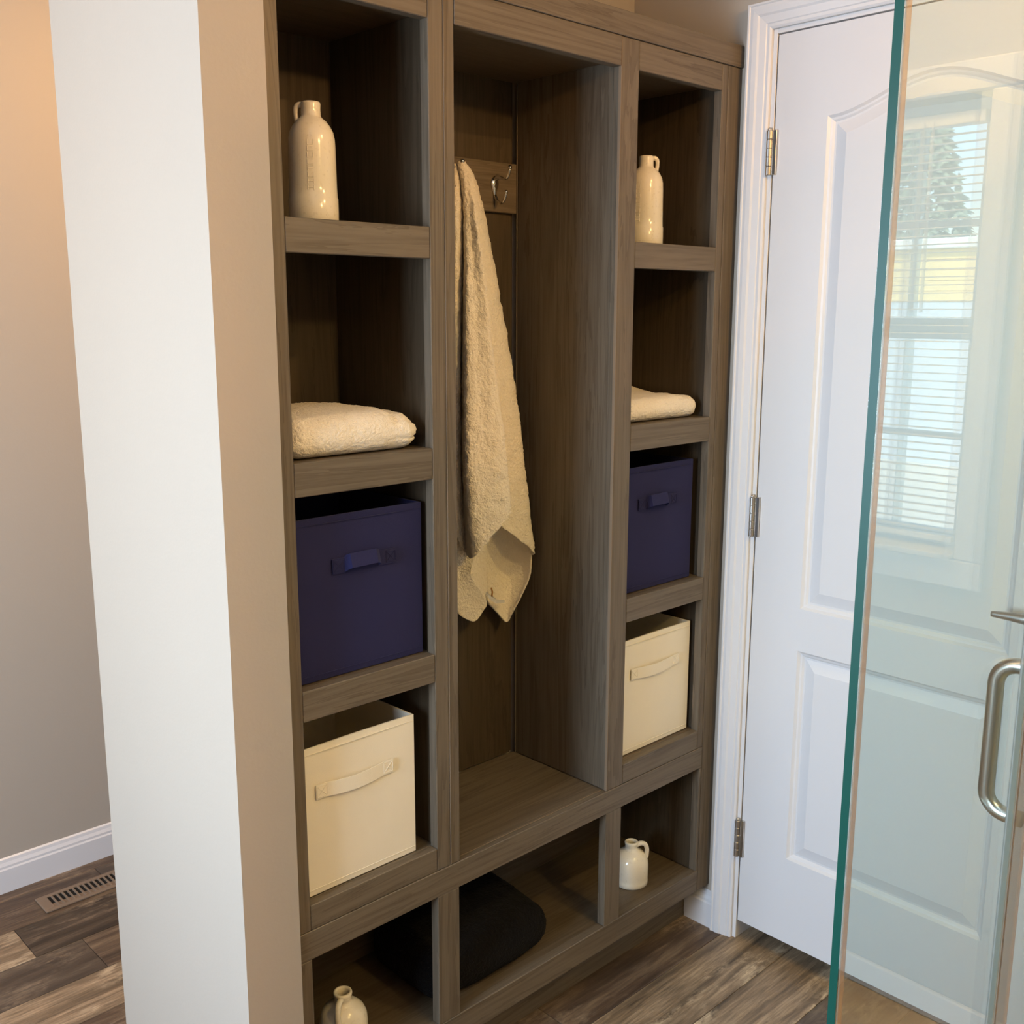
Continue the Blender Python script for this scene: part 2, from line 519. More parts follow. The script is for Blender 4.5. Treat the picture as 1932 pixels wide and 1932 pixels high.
for i in range(6000):
    h = rt.random() ** 1.3
    R_ = 1.55 * (1 - h) + .12
    a = rt.uniform(0, 6.283); rr_ = R_ * math.sqrt(rt.uniform(.15, 1))
    p = Vector((17 + rr_ * math.cos(a), -9.0 + rr_ * math.sin(a), .6 + 4.9 * h - .25 * rr_))
    s_ = rt.uniform(.07, .15)
    d1 = Vector((math.cos(a), math.sin(a), rt.uniform(-.5, .1))) * s_
    d2 = Vector((-math.sin(a), math.cos(a), rt.uniform(-.4, .4))) * s_ * .5
    q = [b.verts.new(p + d1), b.verts.new(p + d2), b.verts.new(p - d2), b.verts.new(p + Vector((0, 0, .08)))]
    b.faces.new((q[0], q[1], q[3])); b.faces.new((q[0], q[3], q[2])); b.faces.new((q[1], q[2], q[3])); b.faces.new((q[0], q[2], q[1]))
obj('foliage', b, leaf, tree, kind='stuff')

# ------------------------------------------------------------------ door, casing, hinges
dr = tag(empty('door_1', (W + .02, (D0 + D1) / 2, .0492)), 'white moulded two panel door with arched upper panel', kind='structure')
def panel_loop(d, arch, z0, z1, y0, y1, n=18):
    pts = [(y0 - d, z0 + d), (y1 + d, z0 + d)]
    if arch:
        for i in range(n + 1):
            t = i / n
            y = (y1 + d) + (y0 - d - y1 - d) * t
            c = (y - (y0 + y1) / 2) / ((y0 - y1) / 2)
            pts.append((y, z1 - d + .057 * .5 * (1 + math.cos(math.pi * min(1, abs(c))))))
    else:
        pts += [(y1 + d, z1 - d), (y0 - d, z1 - d)]
    return pts
b = bmesh.new()
XD = W + .001
def ring(pts, x): return [b.verts.new((x, y, z_)) for y, z_ in pts]
DZ = .0492
outer = ring([(D0, DZ), (D1, DZ), (D1, DTOP), (D0, DTOP)], XD)
back = ring([(D0, DZ), (D1, DZ), (D1, DTOP), (D0, DTOP)], XD + .035)
fill = [b.edges.new((outer[i], outer[(i + 1) % 4])) for i in range(4)]
for i in range(4): b.faces.new((outer[i], outer[(i + 1) % 4], back[(i + 1) % 4], back[i]))
b.faces.new(back)
STEPS = [(0, 0), (.005, .005), (.009, .0065), (.013, .0095), (.017, .0095), (.042, .0025)]
for arch, z0, z1 in ((True, .850, 1.8715), (False, .257, .7544)):
    prev = None
    for d, x in STEPS:
        rg = ring(panel_loop(d, arch, z0, z1, -.2065, -.6485), XD + x)
        n = len(rg)
        if prev is None:
            fill += [b.edges.new((rg[i], rg[(i + 1) % n])) for i in range(n)]
        else:
            for i in range(n): b.faces.new((prev[i], prev[(i + 1) % n], rg[(i + 1) % n], rg[i]))
        prev = rg
    b.faces.new(prev)
bmesh.ops.triangle_fill(b, use_beauty=True, edges=fill)
obj('door_leaf', b, door_paint, dr)
def hinge(z0, z1):
    yk, xk = D0 + .007, W - .0075
    hb = bmesh.new()
    seg = (z1 - z0) / 5
    for i in range(5):
        add_lathe(hb, [(0, 0), (.0058, 0), (.0065, .0008), (.0065, seg - .0012), (.0058, seg - .0004), (0, seg - .0004)], (xk, yk, z0 + i * seg), 16)
    hg = obj('hinge', hb, satin, dr, label='satin nickel butt hinge')
    lf = bmesh.new()
    add_box(lf, xk + .001, xk + .0065, yk - .016, yk - .0065, z0, z1, .0005)
    obj('hinge_leaf', lf, satin, hg)
    pn = bmesh.new()
    add_lathe(pn, [(0, 0), (.0045, .0), (.0045, .003), (.003, .005), (0, .0055)], (xk, yk, z1), 14)
    obj('hinge_pin', pn, satin, hg)
for a, c in ((1.7673, 1.8569), (.9935, 1.0828), (.2170, .3088)): hinge(a, c)
lv = obj('lever_handle', add_tube(bmesh.new(), [(W - .047, -.629, .9400), (W - .0475, -.655, .9415), (W - .048, -.690, .9425), (W - .046, -.712, .9430), (W - .030, -.716, .9430), (W, -.716, .9430)],
                                  [.0055, .0075, .0105, .0115, .0110, .0110], 16, 24), lever_metal, dr, True, label='brushed grey lever handle')
b = bmesh.new()
add_tube(b, [(W, -.716, .943), (W - .006, -.716, .943), (W - .009, -.716, .943)], [.032, .032, .027], 28)
obj('rosette', b, lever_metal, lv)
# jamb + stop
tj = empty('trim_1', (W, (D0 + D1) / 2, 0)); tag(tj, 'white moulded casing and jamb around the door', kind='structure')
for (y0, y1, z0, z1) in ((D0 + .003, D0 + .0125, 0, DTOP + .0125), (D1 - .0125, D1 - .003, 0, DTOP + .0125), (D1 - .003, D0 + .003, DTOP + .003, DTOP + .0125)):
    box('jamb', W - .0005, W + .115, y0, y1, z0, z1, white_paint, tj, .0006)
prof = [(0, 0), (0, .007), (.004, .010), (.010, .0095), (.012, .0115), (.026, .0135), (.030, .0165), (.040, .0175), (.047, .0165), (.049, .0185), (.0525, .0185), (.0525, 0)]
YI0, YI1, ZI = -.0735, D1 - .0127, DTOP + .0127
def cas(path):
    b = bmesh.new(); rg = []
    for f in path: rg.append([b.verts.new((W - e,) + f(o_)) for o_, e in prof])
    for a, c in zip(rg, rg[1:]):
        for i in range(len(prof)):
            j = (i + 1) % len(prof); b.faces.new((a[i], a[j], c[j], c[i]))
    b.faces.new(rg[0]); b.faces.new(rg[-1][::-1])
    return b
obj('casing', cas([lambda o_: (YI0 + o_, 0.0), lambda o_: (YI0 + o_, ZI + o_)]), white_paint, tj)
obj('casing', cas([lambda o_: (YI0 + o_, ZI + o_), lambda o_: (YI1 - o_, ZI + o_)]), white_paint, tj)
obj('casing', cas([lambda o_: (YI1 - o_, ZI + o_), lambda o_: (YI1 - o_, 0.0)]), white_paint, tj)

# ------------------------------------------------------------------ cabinets
FT = .020                                    # face frame thickness
IN = .007                                    # box side set back behind the frame edge
def tower(xa, xo0, xo1, xb, label, group):
    """open tower: face frame (stiles + rails), sides, back, top, shelves"""
    t = empty('tower_cabinet', ((xa + xb) / 2, .14, Z4M), label, 'cabinet', group)
    box('stile', xa, xo0, 0, FT, Z4M + .0005, ZC - .0005, wood_z, t)
    box('stile', xo1, xb, 0, FT, Z4M + .0005, ZC - .0005, wood_z, t)
    e = .0003
    box('rail', xo0 + e, xo1 - e, .0002, FT, ZO, ZC - .0005, wood_x, t)
    box('rail', xo0 + e, xo1 - e, .0002, FT, Z4M + .0005, Z4T, wood_x, t)
    for z0, z1 in ZR: box('rail', xo0 + e, xo1 - e, .0002, FT, z0, z1, wood_x, t)
    y0, y1 = FT + .0003, .285
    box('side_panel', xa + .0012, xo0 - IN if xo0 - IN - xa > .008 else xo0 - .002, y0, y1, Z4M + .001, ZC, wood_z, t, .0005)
    box('side_panel', xo1 + IN, xb - .001 if xb - xo1 - IN > .004 else xb, y0, y1, Z4M + .001, ZC, shaded_panel_z, t, .0005)
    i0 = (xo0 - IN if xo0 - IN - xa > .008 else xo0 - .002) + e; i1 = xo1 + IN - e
    box('back_panel', i0, i1, .279, .285, Z4M + .001, ZC, shaded_panel_z, t, .0005)
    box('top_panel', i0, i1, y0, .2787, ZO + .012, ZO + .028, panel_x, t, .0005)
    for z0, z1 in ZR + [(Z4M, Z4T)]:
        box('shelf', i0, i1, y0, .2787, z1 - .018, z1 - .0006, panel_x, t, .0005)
    return t
tl = tower(XL, 0.0, X1, XS1, 'tall grey brown open cabinet tower beside the partition wall', 'open cabinet towers')
tr_ = tower(X3, X4, X5, XS5, 'tall grey brown open cabinet tower beside the white door', 'open cabinet towers')
box('filler_strip', XS5 + .0008, W, -.0005, FT, ZB0, ZC - .0005, wood_z, tr_)

# hall-tree bay between the towers
bay = empty('coat_bay', ((XS1 + X3) / 2, .14, Z4M), 'tall grey brown coat bay with hook rail between the two towers', 'cabinet')
box('stile', XS1 + .0009, X2, .0004, FT + .26, Z4M + .0005, ZC - .0005, wood_z, bay)
box('edge_banding', XS1 + .0001, XS1 + .0008, -.0012, .004, Z4M + .001, ZC - .001, edge_tape, bay, .0003)
box('edge_banding', X3 - .0016, X3 - .0002, -.0010, .006, Z4M + .001, ZC - .001, edge_tape, bay, .0003)
box('header', X2 + .0003, X3 - .0018, -.0012, FT, ZO - .0005, ZC - .0005, wood_x, bay)
box('back_panel', X2 + .0003, .7285, .2895, .2945, Z4M + .001, ZC - .002, shaded_panel_z, bay, .0005)
box('back_board', X2 + .0003, X3, .2948, .2995, Z4M + .001, ZC - .002, shaded_panel_z, bay, .0005)
box('corner_bead', X3 - .0024, X3 - .0002, .2785, .2812, Z4M + .001, ZC - .002, wood_z, bay, .0003)
box('hook_rail', X2 + .0003, X3 - .0025, .279, .2892, 1.6873, 1.7868, wood_x, bay, .0015)
box('top_panel', X2 + .0003, X3 - .0003, FT, .2890, ZO + .010, ZO + .026, panel_x, bay, .0005)

# base bench
be = empty('bench_cabinet', ((XL + XS5) / 2, .14, 0.0), 'low grey brown bench cabinet with three open cubbies along the floor', 'cabinet')
box('rail', XL, XS5, -.0004, FT, Z4B, Z4M - .0004, wood_x, be)
box('rail', XL, XS5, -.0004, FT, ZB0, ZB1, wood_x, be)
for a, c in ((XL, 0.0), (X1, BX2), (X3, BX4), (BX5, XS5)):
    box('stile', a, c, 0, FT, ZB1 + .0003, Z4B - .0003, wood_z, be)
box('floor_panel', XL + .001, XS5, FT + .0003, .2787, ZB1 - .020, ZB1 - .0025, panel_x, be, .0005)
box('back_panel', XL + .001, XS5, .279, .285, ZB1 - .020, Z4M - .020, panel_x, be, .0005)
box('side_panel', XL + .001, XL + .014, FT + .0003, .2787, ZB1, Z4M - .020, shaded_panel_z, be, .0005)
box('side_panel', BX5 + .0015, XS5 - .0003, FT + .0003, .2787, ZB1, Z4M - .020, shaded_panel_z, be, .0005)
box('bench_top', XL + .001, XS5, FT + .0003 - .0063, .2890, Z4M - .0195, Z4M - .0008, wood_x, be, .0008)
box('edge_banding', X2 + .0003, X3 - .0003, .0128, .0139, Z4M - .010, Z4M + .0004, edge_tape, be, .0002)
box('toe_kick', XL, W - .014, .0616, .074, 0, ZB0, wood_x, be)
box('plinth_side', XL, XL + .018, .074, .28, 0, ZB0 + .03, shaded_panel_z, be)
# crown board across the top
cb = empty('crown_board', ((XL + W) / 2, .01, ZC), 'flat grey brown top board running across all the cabinets', 'crown board')
box('board', XL, W - .0005, -.004, FT, ZC, ZT, wood_x, cb)
box('cover_panel', XL, W - .0005, FT + .0005, .299, ZC + .004, ZC + .018, panel_x, cb, .0005)

# ------------------------------------------------------------------ coat hooks
def coat_hook(x, label):
    h = empty('coat_hook', (x, .279, 1.73), label, 'hook', 'coat hooks on the hook rail')
    zc = 1.742
    b = bmesh.new()
    pts = []
    n = 28
    for i in range(n):                       # teardrop plate
        a = 2 * math.pi * i / n
        r = .0105 if math.sin(a) > 0 else .0105 * (1 - .62 * (-math.sin(a)) ** .8)
        zz = math.sin(a) * (.016 if math.sin(a) > 0 else .028)
        pts.append((x + r * math.cos(a), zc + zz))
    f0 = [b.verts.new((px, .2789, pz)) for px, pz in pts]
    f1 = [b.verts.new((x + (px - x) * .93, .2755, zc + (pz - zc) * .96)) for px, pz in pts]
    c = b.verts.new((x, .2735, zc))
    for i in range(n):
        j = (i + 1) % n
        b.faces.new((f0[i], f0[j], f1[j], f1[i])); b.faces.new((f1[i], f1[j], c))
    b.faces.new(f0)
    obj('back_plate', b, chrome, h, True)
    b = bmesh.new()
    add_tube(b, [(x, .276, zc + .010), (x, .262, zc + .012), (x, .248, zc + .008), (x, .238, zc + .012), (x, .2325, zc + .026)], [.0042, .0038, .0032, .0030, .0028], 12, 22)
    bmesh.ops.create_uvsphere(b, u_segments=14, v_segments=10, radius=.0045, matrix=Matrix.Translation((x, .2320, zc + .029)))
    obj('upper_prong', b, chrome, h, True)
    b = bmesh.new()
    add_tube(b, [(x, .276, zc - .022), (x, .268, zc - .034), (x, .256, zc - .038), (x, .247, zc - .031), (x, .2435, zc - .020)], [.0032, .0032, .0032, .0030, .0028], 12, 22)
    bmesh.ops.create_uvsphere(b, u_segments=14, v_segments=10, radius=.0040, matrix=Matrix.Translation((x, .2430, zc - .018)))
    obj('lower_prong', b, chrome, h, True)
    for dz in (.004,):
        b = bmesh.new(); add_tube(b, [(x, .2745, zc + dz - .008), (x, .2722, zc + dz - .008)], [.0032, .0026], 12)
        obj('screw', b, chrome, h)
coat_hook(.672, 'shiny nickel double coat hook left empty on the hook rail')
coat_hook(.545, 'nickel coat hook holding the hanging white towel')

# ------------------------------------------------------------------ hanging towel
def patch(bm, net, nu, nv, amp=.0020):
    g = [[at(*p) for p in row] for row in net]
    V = []
    for j in range(nv + 1):
        col_ = []
        cols = [crom([g[r][c] for r in range(len(g))], j / nv) for c in range(len(g[0]))]
        for i in range(nu + 1):
            p = crom(cols, i / nu)
            q = noise.noise_vector(p * 210) * amp + noise.noise_vector(p * 45) * amp * 1.3
            col_.append(bm.verts.new(p + q))
        V.append(col_)
    for j in range(nv):
        for i in range(nu):
            bm.faces.new((V[j][i], V[j][i + 1], V[j + 1][i + 1], V[j + 1][i]))
ht = empty('hanging_towel', (.56, .22, .80), 'white terry towel hanging from the hook rail in the coat bay', 'towel')
b = bmesh.new()
front = [
 [(850, 318, 0.268), (856, 312, 0.252), (862, 308, 0.246), (864, 306, 0.241), (867, 304, 0.237), (871, 303, 0.236), (870, 304, 0.240), (878, 309, 0.243), (882, 318, 0.266)],
 [(838, 352, 0.272), (857, 348, 0.226), (869, 346, 0.232), (873, 345, 0.218), (880, 344, 0.211), (887, 343, 0.211), (884, 343, 0.224), (894, 341, 0.236), (897, 345, 0.270)],
 [(828, 440, 0.273), (858, 432, 0.205), (874, 430, 0.222), (879, 430, 0.196), (889, 429, 0.188), (900, 428, 0.176), (890, 428, 0.210), (914, 424, 0.226), (917, 426, 0.262)],
 [(822, 560, 0.274), (858, 550, 0.200), (873, 548, 0.222), (879, 547, 0.180), (897, 546, 0.170), (916, 545, 0.160), (903, 545, 0.202), (936, 545, 0.218), (938, 547, 0.250)],
 [(818, 690, 0.274), (859, 690, 0.204), (872, 690, 0.226), (879, 690, 0.172), (905, 690, 0.157), (931, 690, 0.148), (916, 690, 0.194), (961, 690, 0.208), (962, 692, 0.238)],
 [(818, 800, 0.274), (860, 800, 0.208), (872, 800, 0.230), (879, 800, 0.168), (910, 800, 0.151), (946, 800, 0.142), (929, 800, 0.190), (976, 800, 0.202), (977, 802, 0.228)],
 [(820, 900, 0.274), (860, 905, 0.212), (873, 908, 0.232), (881, 908, 0.170), (914, 905, 0.149), (957, 895, 0.139), (939, 900, 0.188), (988, 905, 0.196), (989, 908, 0.220)],
 [(830, 1000, 0.274), (862, 1015, 0.220), (880, 1045, 0.232), (893, 1052, 0.180), (918, 1024, 0.156), (963, 968, 0.142), (943, 988, 0.190), (1003, 1038, 0.190), (1004, 1046, 0.212)]]
patch(b, front, 130, 220)
patch(b, [[(845, 970, .246), (865, 975, .238), (885, 985, .232), (905, 1005, .226)],
          [(848, 1040, .250), (866, 1045, .242), (880, 1050, .234), (890, 1060, .226)],
          [(850, 1090, .254), (867, 1090, .246), (878, 1090, .238), (888, 1086, .230)],
          [(855, 1135, .256), (870, 1140, .250), (895, 1140, .244), (917, 1133, .238)],
          [(860, 1152, .257), (872, 1163, .252), (895, 1172, .246), (911, 1152, .242)]], 30, 45, .0006)
patch(b, [[(891, 1056, .228), (905, 1036, .234), (918, 1020, .240)],
          [(887, 1085, .232), (902, 1080, .240), (918, 1075, .250)],
          [(902, 1112, .238), (910, 1110, .244), (918, 1105, .252)],
          [(915, 1130, .241), (917, 1132, .244), (919, 1134, .250)]], 16, 26, .0004)
patch(b, [[(917, 1012, .240), (935, 994, .232), (952, 978, .222), (978, 1000, .212), (1002, 1030, .206)],
          [(917, 1055, .254), (940, 1050, .266), (960, 1048, .262), (985, 1050, .238), (1003, 1052, .212)],
          [(918, 1095, .256), (940, 1095, .268), (960, 1095, .264), (985, 1092, .240), (1000, 1085, .216)],
          [(918, 1128, .252), (935, 1135, .262), (955, 1140, .260), (972, 1132, .244), (989, 1112, .222)],
          [(925, 1142, .250), (938, 1156, .254), (955, 1174, .252), (964, 1160, .244), (981, 1128, .226)]], 40, 50, .0005)
tw = obj('terry_sheet', b, terry_white, ht, True)
md = tw.modifiers.new('thickness', 'SOLIDIFY'); md.thickness = .0035; md.offset = 0
b = bmesh.new()
tagp = [at(918, 1117, .236), at(927, 1124, .230), at(937, 1131, .230), at(952, 1132, .234), at(952, 1137, .234), at(936, 1139, .231), at(924, 1131, .231), at(917, 1122, .238)]
vs = [b.verts.new(p) for p in tagp]; vs2 = [b.verts.new(p + Vector((.0003, .0012, 0))) for p in tagp]
b.faces.new(vs); b.faces.new(vs2[::-1])
for i in range(8): b.faces.new((vs[i], vs[(i + 1) % 8], vs2[(i + 1) % 8], vs2[i]))
obj('care_tag', b, white_paint, ht, label='small white care tag')
obj('tag_thread', add_tube(bmesh.new(), [at(927, 1109, .242), at(929, 1117, .236), at(928, 1125, .230)], .0019, 8), Mat('brown_thread').base(lin(150, 105, 50), .8).m, ht)

# ------------------------------------------------------------------ folded towels
def soft_slab(bm, x0, x1, y0, y1, z0, z1, r, n=(70, 60, 26), fn=None, amp=.0012):
    """rounded slab: a gridded box whose rim is rolled round, then shaped by fn(p, a, b, c)"""
    cx, cy, cz = (x0 + x1) / 2, (y0 + y1) / 2, (z0 + z1) / 2
    hx, hy, hz = (x1 - x0) / 2, (y1 - y0) / 2, (z1 - z0) / 2
    cache = {}
    def vert(a, c_, e):
        key = (round(a, 5), round(c_, 5), round(e, 5))
        if key in cache: return cache[key]
        p = Vector((a * hx, c_ * hy, e * hz))
        q = Vector((max(-hx + r, min(hx - r, p.x)), max(-hy + r, min(hy - r, p.y)), max(-hz + min(r, hz * .98), min(hz - min(r, hz * .98), p.z))))
        d = p - q
        if d.length > 1e-9: p = q + d.normalized() * min(r, d.length if d.length < r else r)
        p += Vector((cx, cy, cz))
        if fn: p = fn(p, a, c_, e)
        nn = noise.noise_vector(p * 240) * amp + noise.noise_vector(p * 30) * amp * 1.6
        if e <= -.999: nn.z = abs(nn.z) * .2
        p = p + nn
        if p.z < z0: p.z = z0
        cache[key] = bm.verts.new(p)
        return cache[key]
    def grid(f, n1, n2):
        for i in range(n1):
            for j in range(n2):
                a0, a1 = -1 + 2 * i / n1, -1 + 2 * (i + 1) / n1
                b0, b1 = -1 + 2 * j / n2, -1 + 2 * (j + 1) / n2
                try: bm.faces.new((f(a0, b0), f(a1, b0), f(a1, b1), f(a0, b1)))
                except ValueError: pass
    nx, ny, nz = n
    for s_ in (-1, 1):
        grid(lambda a, c_: vert(a, c_, s_), nx, ny)
        grid(lambda a, c_: vert(a, s_, c_), nx, nz)
        grid(lambda a, c_: vert(s_, a, c_), ny, nz)
    return bm

def foldL(p, a, c_, e):
    # fat rolled front, thinner crown at the right end, crease between the two folded layers
    top = max(e, 0)
    p.z += top * (.010 * math.cos(a * 1.5) * math.cos(c_ * 1.2) - .016 * max(0, a - .55) - .006 * max(0, -c_ - .6))
    crease = math.exp(-((e + .30 + .10 * a) / .10) ** 2)
    if c_ < -.9 and a > .35: p.y += .003 * crease * (a - .35) / .65
    if a > .9: p.x -= .004 * crease
    p.z += top * -.004 * math.exp(-((a - .62 - .25 * (c_ + 1) * .3) / .07) ** 2)
    return p
z2 = 1.2593
obj('folded_towel', soft_slab(bmesh.new(), .004, .262, .014, .262, z2, z2 + .062, .030, fn=foldL), terry_white, None, True,
    label='plump folded white towel in the tower beside the partition wall', cat='towel', group='folded white towels on the shelves')
def foldR(p, a, c_, e):
    top = max(e, 0)
    p.z += top * (.026 * max(0, c_ + .1) ** 1.5 * (1 - .4 * max(0, a - .6)) + .006 * math.cos(a * 1.4) * math.cos(c_) - .004 * max(0, a - .5))
    crease = math.exp(-((e + .35) / .10) ** 2)
    if a > .9: p.x -= .008 * crease
    return p
obj('folded_towel', soft_slab(bmesh.new(), .800, 1.052, .022, .262, z2, z2 + .046, .0225, fn=foldR), terry_white, None, True,
    label='thin folded white towel in the tower beside the white door', cat='towel', group='folded white towels on the shelves')
def foldB(p, a, c_, e):
    top = max(e, 0)
    p.z += top * (.018 * math.cos(a * 1.45) * math.cos(c_ * .9) + .010 * c_ - .022 * max(0, a - .35) ** 1.5)
    p.y += .012 * a * a * (1 if c_ < 0 else 0) + (.006 if a > .5 and c_ < 0 else 0) * (a - .5) * 2
    return p
obj('folded_towel', soft_slab(bmesh.new(), .285, .628, .024, .258, ZB1 - .0025, ZB1 + .098, .048, fn=foldB, amp=.0016), terry_black, None, True,
    label='folded black towel lying in the bench cubby', cat='towel')

# ------------------------------------------------------------------ fabric storage bins
def bin_(x0, x1, y0, z0, h, mat, label, group, style, hx0, hx1, hz):
    depth = .245
    t = empty('fabric_bin', ((x0 + x1) / 2, y0 + depth / 2, z0), label, 'storage bin', group)
    w = .0032; y1 = y0 + depth
    b = bmesh.new()                          # open-topped box, walls with a slight bow
    n = 14
    def side(pts_out, pts_in):
        pass
    corners = [(x0, y0), (x1, y0), (x1, y1), (x0, y1)]
    def loop(ins, nb=n):
        L = []
        for k in range(4):
            (ax, ay), (bx_, by) = corners[k], corners[(k + 1) % 4]
            for i in range(nb):
                f = i / nb
                L.append((ax + (bx_ - ax) * f, ay + (by - ay) * f, k, f))
        out = []
        cx, cy = (x0 + x1) / 2, (y0 + y1) / 2
        for (px, py, k, f) in L:
            px = cx + (px - cx) * (1 - ins * 2 / (x1 - x0)); py = cy + (py - cy) * (1 - ins * 2 / (y1 - y0))
            out.append((px, py, k, f))
        return out
    nz = 8; rings = []
    def mk(ins, z, bow):
        r = []
        for px, py, k, f in loop(ins):
            s_ = math.sin(math.pi * f) * bow
            if k == 0: py += s_
            elif k == 1: px -= s_
            elif k == 2: py -= s_
            else: px += s_
            r.append(b.verts.new((px, py, z)))
        return r
    for i in range(nz + 1):
        rings.append(mk(0, z0 + .0012 + (h - .0012) * i / nz, .0022 * (i / nz) ** 2))
    rings.append(mk(w, z0 + h, .0022))
    for i in range(nz, -1, -1):
        rings.append(mk(w, z0 + .005 + (h - .008) * i / nz, .0022 * (i / nz) ** 2))
    m_ = len(rings[0])
    for a, c in zip(rings, rings[1:]):
        for i in range(m_): b.faces.new((a[i], a[(i + 1) % m_], c[(i + 1) % m_], c[i]))
    b.faces.new(rings[0][::-1]); b.faces.new(rings[-1])
    obj('body', b, mat, t)
    # seams: top hem and base binding
    for zz, hh in ((z0 + h - .0115, .0010), (z0 + .010, .0016)):
        b = bmesh.new()
        add_box(b, x0 + .001, x1 - .001, y0 - .0007, y0 + .0020, zz, zz + hh, .0003)
        obj('seam', b, mat, t)
    # handle strap
    hh = .0125
    b = bmesh.new()
    if style == 'flat':
        n_ = 16; top = []; 
        for i in range(n_ + 1):
            f = i / n_; x = hx0 + (hx1 - hx0) * f
            bow = math.sin(math.pi * min(1, max(0, (f - .12) / .76)))
            top.append((x, y0 - .0016 - .004 * bow, hz - .0035 * bow))
    else:
        # strap pulled out into a loop: flat tab, out, up and back, flat tab
        L_ = hx1 - hx0
        top = [(hx0, y0 - .0014, hz), (hx0 + .18 * L_, y0 - .0016, hz), (hx0 + .20 * L_, y0 - .010, hz + .004), (hx0 + .22 * L_, y0 - .017, hz + .007),
               (hx0 + .62 * L_, y0 - .018, hz + .008), (hx0 + .71 * L_, y0 - .010, hz + .004), (hx0 + .72 * L_, y0 - .0016, hz), (hx1, y0 - .0014, hz)]
    rows_ = []
    for k, (x, y, z_) in enumerate(top):
        th = .0014
        tilt = 0.0
        if style == 'loop' and 2 <= k <= 5: tilt = .006
        rows_.append([b.verts.new((x, y - th, z_ - hh - (0 if not tilt else -.002))), b.verts.new((x, y, z_ - hh - (0 if not tilt else -.002))), b.verts.new((x, y + tilt, z_ + hh)), b.verts.new((x, y - th + tilt, z_ + hh))])
    for a, c in zip(rows_, rows_[1:]):
        for i in range(4): b.faces.new((a[i], a[(i + 1) % 4], c[(i + 1) % 4], c[i]))
    b.faces.new(rows_[0]); b.faces.new(rows_[-1][::-1])
    st = obj('handle', b, mat, t, label='sewn fabric strap handle')
    # box-and-cross stitching at both ends
    for xa in (hx0 + .002, hx1 - .021):
        sb = bmesh.new(); yy = y0 - .0033; r = .00055
        q = [(xa, hz - .0095), (xa + .019, hz - .0095), (xa + .019, hz + .0095), (xa, hz + .0095)]
        segs = [(q[0], q[1]), (q[1], q[2]), (q[2], q[3]), (q[3], q[0]), (q[0], q[2]), (q[1], q[3])]
        for s0, s1 in segs: add_tube(sb, [(s0[0], yy, s0[1]), (s1[0], yy, s1[1])], r, 5)
        obj('stitching', sb, mat, st)
    return t
z3, z4 = ZR[2][1], Z4T
bin_(.006, .2655, .027, z3, .270, navy, 'navy fabric bin with raised handle in the tower beside the partition wall', 'navy fabric bins', 'loop', .080, .208, 1.081)
bin_(.796, 1.043, .028, z3, .270, navy, 'navy fabric bin with raised handle in the tower beside the white door', 'navy fabric bins', 'loop', .854, .985, 1.084)
bin_(.004, .2385, .022, z4, .262, cream, 'cream fabric bin with flat strap handle in the tower beside the partition wall', 'cream fabric bins', 'flat', .031, .190, .708)
bin_(.798, 1.056, .030, z4, .262, cream, 'cream fabric bin with flat strap handle in the tower beside the white door', 'cream fabric bins', 'flat', .845, 1.014, .7075)

# ------------------------------------------------------------------ stoneware bottles and jugs
def bottle(x, y, z, side, label):
    t = empty('stoneware_bottle', (x, y, z), label, 'bottle', 'tall cream stoneware bottles')
    prof = [(0, 0), (.0380, 0), (.0395, .0015), (.0397, .020), (.0395, .042), (.0385, .0435), (.0380, .060), (.0372, .120), (.0366, .133), (.0345, .143), (.0300, .152), (.0240, .160), (.0180, .1645), (.0156, .168),
            (.0152, .178), (.0156, .1855), (.0150, .1885), (.0128, .1895), (.0108, .1885), (.0100, .180), (.0100, .160), (.025, .150), (.030, .135), (.031, .02), (0, .012)]
    obj('body', add_lathe(bmesh.new(), prof, (x, y, z), 56), glaze, t, True)
    s_ = side
    d = Vector((s_ * .80, -s_ * .60, 0)) if s_ > 0 else Vector((-.72, .69, 0)).normalized()
    d = Vector((RIGHT.x, RIGHT.y, 0)).normalized() * s_
    P = lambda r, zz: Vector((x, y, z)) + d * r + Vector((0, 0, zz))
    obj('handle', add_tube(bmesh.new(), [P(.010, .1845), P(.0185, .1845), P(.0232, .1800), P(.0238, .171), P(.0226, .162), P(.0215, .155)], [.0050, .0048, .0042, .0040, .0040, .0050], 14, 30), glaze, t, True)
    # raised lettering worn to illegible strokes, running up the side
    b = bmesh.new()
    f = Vector((-FWD.x, -FWD.y, 0)).normalized(); a0 = math.atan2(f.y, f.x) + (.10 if s_ < 0 else -.55)
    rr = random.Random(5)
    def stroke(da0, z0, da1, z1):
        q = []
        for da, zz in ((da0, z0), (da1, z1)):
            r = .0382 - (zz - .05) * .012 / .07 * .1
            q.append((x + r * math.cos(a0 + da), y + r * math.sin(a0 + da), z + zz))
        add_tube(b, q, .0008, 6)
    for i in range(8):
        zb = .052 + i * .0098
        h_ = .0070
        pat = rr.choice([0, 1, 2, 3])
        stroke(-.12, zb, -.12, zb + h_)
        if pat in (0, 2): stroke(.12, zb, .12, zb + h_)
        if pat in (0, 1): stroke(-.12, zb, .12, zb)
        if pat in (1, 3): stroke(-.12, zb + h_, .12, zb + h_)
        if pat in (2, 3): stroke(-.12, zb + h_ / 2, .12, zb + h_ / 2)
    obj('raised_lettering', b, glaze, t)
    return t
bottle(.1295, .120, ZR[0][1], -1, 'tall cream stoneware bottle in the tower beside the partition wall')
bottle(.9655, .120, ZR[0][1], 1, 'tall cream stoneware bottle in the tower beside the white door')

